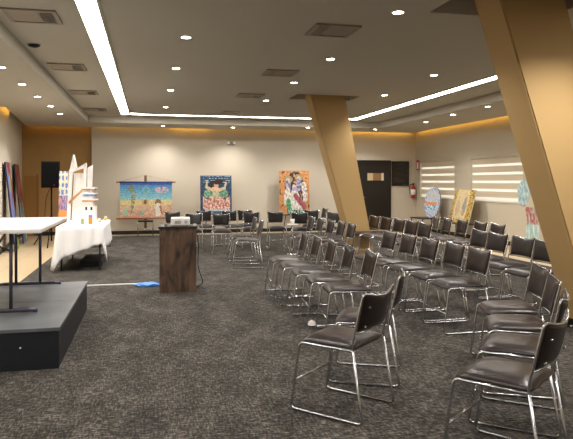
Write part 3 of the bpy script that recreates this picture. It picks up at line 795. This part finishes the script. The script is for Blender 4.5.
# black chairs along the far wall, facing the camera
GB = 'black chairs along the far wall'
for px, wy, d, lb in ((173, 14.25, -75, 'black chair facing the camera, left end of the far row above the lectern'),
                      (193.5, 13.6, -95, 'black chair facing the camera just right of the projector'),
                      (204, 14.7, -85, 'black chair half hidden below the left of the dancer painting'),
                      (221, 13.3, -92, 'black chair facing the camera below the dancer painting'),
                      (229.5, 14.6, -85, 'black chair half hidden below the right of the dancer painting'),
                      (245, 14.8, -88, 'left of two overlapping black chairs between the two far paintings'),
                      (251.5, 13.8, -100, 'right of two overlapping black chairs between the two far paintings'),
                      (275.5, 13.9, -95, 'black chair facing the camera at the lower left of the orange painting'),
                      (299.5, 13.4, -98, 'black chair in front of the orange painting'),
                      (311.5, 14.5, -110, 'black chair at the lower right of the orange painting'),
                      (324.5, 15.3, 185, 'black chair seen from the side, left of the middle column'),
                      (334, 13.4, -130, 'black chair turned to the rows, right before the middle column')):
    wy -= .6; x, _ = ony(px, 0, wy); a = math.radians(d)
    put(BK, x + .235 * math.cos(a), wy + .235 * math.sin(a), d, lb, GB)
# chair behind the lectern
x, y = onz(176, 279, 0); put(BK, x, y + .32, -82, 'black chair hidden behind the wooden lectern', 'chair behind the lectern')

# small round table with a cup near the far chairs
y = 11.9; x, _ = ony(292.5, 0, y)
t = thing('side_table', 'small white pedestal table holding a cup before the orange painting', 'table', (x, y, .004))
b = MB(); b.lathe([(.11, .6), (.115, .61), (.11, .62)]); b.build('table_top', M['white'], t)
b = MB(); b.cyl(0, 0, .01, .6, .012); b.build('pole', M['chrome'], t)
b = MB(); b.lathe([(.12, 0), (.12, .008), (.02, .02)]); b.build('base', M['chrome'], t)
b = MB(); b.lathe([(.035, .001), (.045, .1), (.04, .1), (.03, .01)])
c_ = b.build('cup', M['paper']); c_.location = (x, y, .624); tag(c_, 'white cup on the small pedestal table', 'cup')

# ------------------------------------------------------------------ stage and folding table
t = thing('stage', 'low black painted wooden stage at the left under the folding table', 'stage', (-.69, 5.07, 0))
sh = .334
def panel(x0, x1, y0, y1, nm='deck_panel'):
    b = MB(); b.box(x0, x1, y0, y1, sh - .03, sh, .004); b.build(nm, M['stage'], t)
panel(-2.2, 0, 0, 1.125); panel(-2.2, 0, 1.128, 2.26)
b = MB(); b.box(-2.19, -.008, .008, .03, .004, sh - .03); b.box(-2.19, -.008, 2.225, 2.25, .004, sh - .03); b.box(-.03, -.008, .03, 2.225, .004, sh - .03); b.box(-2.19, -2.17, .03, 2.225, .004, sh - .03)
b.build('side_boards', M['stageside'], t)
b = MB()
for (px, py) in ((30, 371.3), (38, 371)):
    b.box(-1.0 + (px - 30) * .01, -.85 + (px - 30) * .01, -.0, .007, .01, .02)
for q in (-1.4, -.3): b.box(q, q + .012, .001, .009, .18, .19)
b.build('tape_scraps', M['paper'], t)
t = thing('folding_table', 'white plastic folding table with grey legs standing on the stage', 'table', (-1.29, 6.42, sh + .001))
b = MB(); b.box(-.38, .38, -.875, .875, .71, .752, .012); b.build('table_top', M['white'], t)
for s in (-1, 1):
    yy = s * .73; b = MB()
    b.tube(round_path([(-.27, yy, .022), (.27, yy, .022)], .01), .016)
    b.tube([(-.33, yy, .018), (-.25, yy, .028), (.25, yy, .028), (.33, yy, .018)], .017)
    for sx in (-.14, .11): b.tube([(sx, yy, .02), (sx, yy, .71)], .0155)
    b.tube(round_path([(-.14, yy, .55), (-.015, yy, .6), (.11, yy, .55)], .04), .009)
    lg = b.build('leg', M['dkmetal'], t)
    b = MB(); b.tube([(0, yy, .6), (0, yy * .45, .71)], .009); b.build('brace', M['dkmetal'], lg)

# ------------------------------------------------------------------ clothed table with the paper city sculpture
tx0, tx1, ty0, ty1, tz = -1.47, -.74, 10.45, 12.2, .74
t = thing('exhibit_table', 'folding table with dark legs hidden beneath the white cloth', 'table', ((tx0 + tx1) / 2, (ty0 + ty1) / 2, .004))
hx_, hy_ = (tx1 - tx0) / 2, (ty1 - ty0) / 2
b = MB(); b.box(-hx_, hx_, -hy_, hy_, tz - .045, tz - .01, .008); b.build('table_top', M['white'], t)
for sy in (-1, 1):
    for sx in (-1, 1):
        b = MB(); b.tube([(sx * (hx_ - .06), sy * (hy_ - .12), 0), (sx * (hx_ - .06), sy * (hy_ - .12), tz - .045)], .014); b.build('leg', M['dkmetal'], t)
# low dark box under it
b = MB(); b.box(-.16, .2, -.5, .5, 0, .1, .01); o = b.build('low_dark_box', mat('dark_box_black', '12110f', .6)); o.location = (-1.0, 11.5, .005); tag(o, 'low dark box on the carpet under the cloth-covered table', 'crate')
# cloth: top + draped skirt with a diagonal hem
b = MB()
per = []
N = 22
def side(p, q, n): return [(p[0] + (q[0] - p[0]) * i / n, p[1] + (q[1] - p[1]) * i / n) for i in range(n)]
e = .012
per = side((tx0 - e, ty0 - e), (tx1 + e, ty0 - e), 24) + side((tx1 + e, ty0 - e), (tx1 + e, ty1 + e), 36) + side((tx1 + e, ty1 + e), (tx0 - e, ty1 + e), 16) + side((tx0 - e, ty1 + e), (tx0 - e, ty0 - e), 36)
cx_, cy_ = (tx0 + tx1) / 2, (ty0 + ty1) / 2
def hem(i):
    if i < 24:
        u = i / 24
        return .03 + .19 * min(1, u / .12) if u < .12 else (.22 + .24 * (u - .12) / .84 if u < .96 else .4)
    if i < 60:
        u = (i - 24) / 36
        return .36 - .24 * math.exp(-((u - .1) / .09) ** 2) + .03 * math.sin(u * 30)
    if i < 76: return .2
    u = (i - 76) / 36; return .3 - .26 * u
rows = 9; ring = []
for i, (x_, y_) in enumerate(per):
    d = Vector((x_ - cx_, y_ - cy_)); n = Vector((0, -1)) if i < 24 else (Vector((1, 0)) if i < 60 else (Vector((0, 1)) if i < 76 else Vector((-1, 0))))
    # blend normals at corners
    near = min(abs(i - c0) for c0 in (0, 24, 60, 76, 112))
    cdir = d.normalized()
    if near <= 2: n = (n + cdir).normalized()
    col = []
    for k in range(rows + 1):
        f = k / rows; z = tz + (hem(i) - tz) * f
        fl = .02 * f + .03 * f * math.sin(i * .95 + 1.2 * math.sin(i * .3)) + (.03 * f if near <= 1 else 0)
        if i in (0, 1, 111): fl += .06 * f
        col.append(b.bm.verts.new((x_ + n.x * fl, y_ + n.y * fl, z)))
    ring.append(col)
n_ = len(per)
fs = [b.bm.faces.new((ring[i][k], ring[(i + 1) % n_][k], ring[(i + 1) % n_][k + 1], ring[i][k + 1])) for i in range(n_) for k in range(rows)]
fs.append(b.bm.faces.new([ring[i][0] for i in range(n_)])); b._mark(fs, True); fs[-1].smooth = False
o = b.build('tablecloth', M['cloth']); md = o.modifiers.new('s', 'SOLIDIFY'); md.thickness = .003; md.offset = -1
tag(o, 'white cloth with a slanting hem draped over the exhibit table', 'tablecloth')

zt0 = tz + .004
# tall white board frame structure
def plate(mb, poly, y, th, ox=0, oz=0):
    """poly in x,z (convex or not handled by ngon) extruded in y"""
    A = [mb.bm.verts.new((p[0], y, p[1])) for p in poly]; B = [mb.bm.verts.new((p[0], y + th, p[1])) for p in poly]
    fs = [mb.bm.faces.new(A), mb.bm.faces.new(B[::-1])]
    for i in range(len(poly)): j = (i + 1) % len(poly); fs.append(mb.bm.faces.new((A[j], A[i], B[i], B[j])))
    mb._mark(fs)
S = 10.7 / F      # metres per pixel where the sculpture stands
ox, oy = c2w((76 - CX) * S, 10.7)
rz = -YAW
def PX(px, py): return ((px - 76) * S, EYE + (HY - py) * S - zt0)
t = thing('tower_sculpture', 'tall jagged white board sculpture with pale wooden struts on the cloth', 'sculpture', (ox, oy, zt0), rz)
b = MB(); plate(b, [(PX(66.5, 0)[0], 0.0), (PX(69.5, 0)[0], 0.0), PX(72.3, 176), PX(75.5, 163), PX(73.2, 154.5), PX(69, 172)], 0, .03); b.build('left_spire', M['foam'], t)
b = MB(); plate(b, [PX(73.2, 154.5), PX(75.8, 166), PX(76.2, 168.5), PX(72, 170)], .03, .05); b.build('spire_fin', M['foam'], t)
b = MB(); plate(b, [PX(70.5, 171), PX(78, 168), PX(86.5, 162.8), PX(86, 165.5), PX(85, 168), PX(78, 170.2), PX(70.5, 173)], -.02, .03); b.build('top_ridge', M['foam'], t)
b = MB(); plate(b, [(PX(82.2, 0)[0], 0), (PX(84.8, 0)[0], 0), PX(86.8, 164), PX(84.2, 164)], -.02, .03); b.build('right_upright', M['foam'], t)
b = MB(); plate(b, [(PX(69, 0)[0], .003), (PX(82, 0)[0], .003), PX(84.3, 173), PX(71.5, 173)], .12, .02); b.build('back_board', M['foam'], t)
b = MB(); b.tube([(*PX(69.3, 205)[:1], -.01, PX(69.3, 203)[1]), (PX(83, 190)[0], -.01, PX(83, 189)[1])], .02, 6); b.build('strut', M['wood'], t)
b = MB(); plate(b, [PX(72, 172.5), PX(84.5, 168.5), PX(84.3, 172.8)], .01, .02); b.build('strut', M['wood'], t)
b = MB(); plate(b, [(PX(86, 0)[0], 0), (PX(90.5, 0)[0], 0), PX(92.2, 165), PX(87, 168)], .02, .03); b.build('rear_board', M['foam'], t)
t.location.z = zt0
# patterned panel behind
px_, py_ = c2w((63.2 - CX) * 11.6 / F, 11.6)
t = artwork('patterned_panel', 'cream panel with blue spots standing left of the white sculpture', 'panel', (px_, py_, zt0), -YAW, math.radians(-3), .17, EYE + (HY - 171) * 11.6 / F - zt0, paint_spots, nx=16, ny=60)
# small tower
S = 10.55 / F; ox, oy = c2w((90 - CX) * S, 10.55)
t = thing('tower_model', 'white model tower with orange and blue balconies on the cloth', 'model tower', (ox, oy, zt0), rz)
b = MB(); b.box(-.11, .105, -.06, .06, 0, EYE + (HY - 206) * S - zt0, .004); b.build('lower_storey', M['foam'], t)
b = MB(); b.box(-.09, .07, -.05, .05, EYE + (HY - 206) * S - zt0, EYE + (HY - 188) * S - zt0, .004); b.build('upper_storey', M['foam'], t)
for py_, m, w in ((201.5, M['orange'], .125), (195.5, M['blue'], .115), (190, M['wood'], .11)):
    z = EYE + (HY - py_) * S - zt0; b = MB(); b.use(m).box(-w + .01, w - .005, -.075, .065, z, z + .02, .003); b.use(M['foam']).box(-w + .01, w, -.08, .07, z + .021, z + .045, .003); b.build('balcony', None, t)
for sx in (-.06, .03):
    b = MB(); b.box(sx, sx + .03, -.068, -.058, EYE + (HY - 210) * S - zt0, EYE + (HY - 206.8) * S - zt0); b.build('window', M['ventdark'], t)
b = MB(); b.box(0, .06, -.075, -.058, 0, .13); b.build('doorway', M['orange'], t)
b = MB(); b.box(0, .06, -.078, -.058, .131, .16); b.build('lintel', M['blue'], t)
for ii, (px, py, m, hgt, lb) in enumerate(((84.2, 223.3, mat('green_jar', '8f9a63', .3), .1, 'small green jar at the left foot of the model tower'), (99.5, 222, mat('pale_bowl', 'c9cda2', .4), .05, 'small pale green pot right of the model tower'), (106.8, 219.5, mat('yellow_pot', 'd9a94a', .5), .06, 'tiny yellow pot near the right edge of the cloth'))):
    x, y = onz(px, py, zt0); y = min(y, 12.0) - (.22 if ii == 0 else 0); 
    t = thing('small_pot', lb, 'pot', (max(min(x, tx1 - .06), tx0 + .05), y, zt0), 0)
    b = MB(); b.lathe([(.028, 0), (.036, hgt * .3), (.034, hgt * .8), (.024, hgt)]); b.build('body', m, t)
    b = MB(); b.lathe([(.026, hgt), (.026, hgt + .012)]); b.build('lid', M['foam'], t)

# ------------------------------------------------------------------ loudspeaker on its stand
sx, sy = c2w((51.5 - CX) * 13.8 / F, 13.8)
t = thing('speaker_stand', 'thin black tripod stand before the ochre wall', 'stand', (sx, sy, 0))
b = MB(); b.tube([(0, 0, .12), (0, 0, 1.36)], .018); b.build('pole', M['speaker'], t)
b = MB(); b.cyl(0, 0, .62, .7, .035); b.build('collar', M['speaker'], t)
for k in range(3):
    a = k * 2 * PI / 3 + .5
    b = MB(); b.tube([(0, 0, .66), (.5 * math.cos(a), .5 * math.sin(a), .012)], .013, 6); b.build('leg', M['speaker'], t)
t = thing('loudspeaker', 'black loudspeaker box mounted on the tripod before the ochre wall', 'loudspeaker', (sx, sy, 1.345), -YAW + .25)
b = MB(); b.hull8([(-.2, -.16, 0), (.2, -.16, 0), (.13, .17, 0), (-.13, .17, 0)], [(-.2, -.16, .6), (.2, -.16, .6), (.13, .17, .6), (-.13, .17, .6)]); b.build('cabinet', M['speaker'], t)
b = MB(); b.box(-.18, .18, -.172, -.16, .03, .57, .004); b.build('grille', mat('speaker_grille', '050506', .85, spec=.15), t)
b = MB(); b.box(.06, .09, -.175, -.172, .05, .07); b.build('badge', M['red'], t)
b = MB(); b.tube(round_path([(.02, .16, .1), (-.16, .3, -.2), (-.18, .2, -.75), (-.05, .05, -1.2)], .15), .006, 6); b.build('cable', M['speaker'], t)

# ------------------------------------------------------------------ lectern, projector and small things
lx, ly = onz(178, 292.6, 0); LR = -YAW + math.radians(9.6)
t = thing('lectern', 'dark distressed wooden lectern box standing on the carpet', 'lectern', (lx, ly, .004), LR)
# local: front at y=0, box goes back
LW, LD, LH = .245, .42, .885
b = MB(); b.box(-LW, LW, 0, .02, 0, LH - .03, .003); b.build('front_panel', M['lectern'], t)
for s in (-1, 1):
    b = MB(); b.box(*(sorted((s * LW, s * (LW - .02)))), .021, LD, 0, LH - .03); b.build('side_panel', M['lectern'], t)
b = MB(); b.box(-LW + .021, LW - .021, .021, LD, .4, .42); b.build('shelf', M['lectern'], t)
b = MB(); b.box(-LW - .015, LW + .015, -.015, LD + .02, LH - .029, LH, .004); tag(b.build('top', mat('lectern_top', '2a211c', .35), t), 'dark lectern top')
def on_lect(px, dy):   # position on the lectern top
    v = Matrix.Rotation(LR, 3, 'Z') @ Vector(((px - 178) * 8.1 / F, dy, 0)); return lx + v.x, ly + v.y
x, y = on_lect(180.3, .16)
t = thing('projector', 'white projector resting on top of the wooden lectern', 'projector', (x, y, LH + .005), LR)
b = MB(); b.box(-.128, .128, -.1, .1, .008, .112, .014); b.build('casing', M['white'], t)
b = MB()
for i in range(5): b.box(-.075, .01, -.102, -.0995, .028 + i * .009, .033 + i * .009)
b.build('vent_grille', M['greybox'], t)
b = MB(); b.tube([(.075, -.098, .055), (.075, -.108, .055)], .024, 14); b.build('lens', mat('lens_ring', 'b9bcc0', .2), t)
for q in (-.09, .09):
    b = MB(); b.cyl(q, -.06, 0, .009, .012); b.build('foot', M['speaker'], t)
x, y = on_lect(166, .06); b = MB(); b.lathe([(.02, 0), (.024, .01), (.024, .035), (.015, .045)]); o = b.build('table_microphone_base', M['greybox']); o.location = (x, y, LH + .005); tag(o, 'small grey knob-like base left of the projector', 'microphone base')
x, y = on_lect(194.5, .06); b = MB(); b.box(-.02, .02, -.015, .015, 0, .03, .006); o = b.build('power_adapter', M['white']); o.location = (x, y, LH + .005); tag(o, 'small white adapter right of the projector', 'adapter')
x, y = onz(199, 290, 0)
b = MB(); b.tube(round_path([(x - .02, y + .3, LH - .05), (x + .02, y + .27, .6), (x + .0, y + .26, .3), (x + .08, y + .22, .06), (x - .02, y + .16, .013), (x - .06, y + .12, .013)], .1), .006, 6)
tag(b.build('power_cable', M['speaker']), 'black cable hanging down the right side of the lectern', 'cable')
a = onz(86, 286.5); c_ = onz(139, 284.5)
b = MB(); b.tube([(a[0] + .0, a[1], .011), ((a[0] + c_[0]) / 2, (a[1] + c_[1]) / 2 + .01, .011), (c_[0], c_[1], .011)], .01, 6)
tag(b.build('floor_cable', M['white']), 'white cable lying on the carpet between stage and lectern', 'cable')
# blue bag and crumpled papers
def crumple(name, m, px, py, sx, sy, sz, label, cat, seed):
    x, y = onz(px, py); b = MB(); bmesh.ops.create_icosphere(b.bm, subdivisions=3, radius=1)
    for v in b.bm.verts:
        n = mnoise.noise(v.co * 2.3 + Vector((seed, 0, 0))) * .5; v.co *= 1 + n
        v.co = Vector((v.co.x * sx, v.co.y * sy, max(0, (v.co.z + .5)) * sz))
    o = b.build(name, m); o.location = (x, y, .0045); o.rotation_euler = (0, 0, -YAW); return tag(o, label, cat)
crumple('plastic_bag', M['blue'], 148, 285.8, .16, .12, .03, 'crumpled blue plastic bag on the carpet left of the lectern', 'bag', 1)
crumple('crumpled_paper', M['paper'], 312, 325.3, .04, .035, .03, 'crumpled white paper on the carpet by the aisle row', 'paper', 9)

# ------------------------------------------------------------------ world, camera, view
w = bpy.data.worlds.new('sky'); bpy.context.scene.world = w; w.use_nodes = True
w.node_tree.nodes['Background'].inputs[0].default_value = (.93, .97, 1, 1); w.node_tree.nodes['Background'].inputs[1].default_value = 2.1
cam = bpy.data.cameras.new('camera'); co = bpy.data.objects.new('camera', cam); C.objects.link(co)
co.location = (0, 0, EYE); co.rotation_euler = (PI / 2, 0, -YAW)
cam.sensor_width = 36; cam.lens = F / 573 * 36; cam.shift_y = -(219.5 - HY) / 573; cam.shift_x = 0
bpy.context.scene.camera = co
vs = bpy.context.scene.view_settings
vs.view_transform = 'Standard'; vs.look = 'None'; vs.gamma = 1; vs.use_curve_mapping = False; vs.exposure = .1
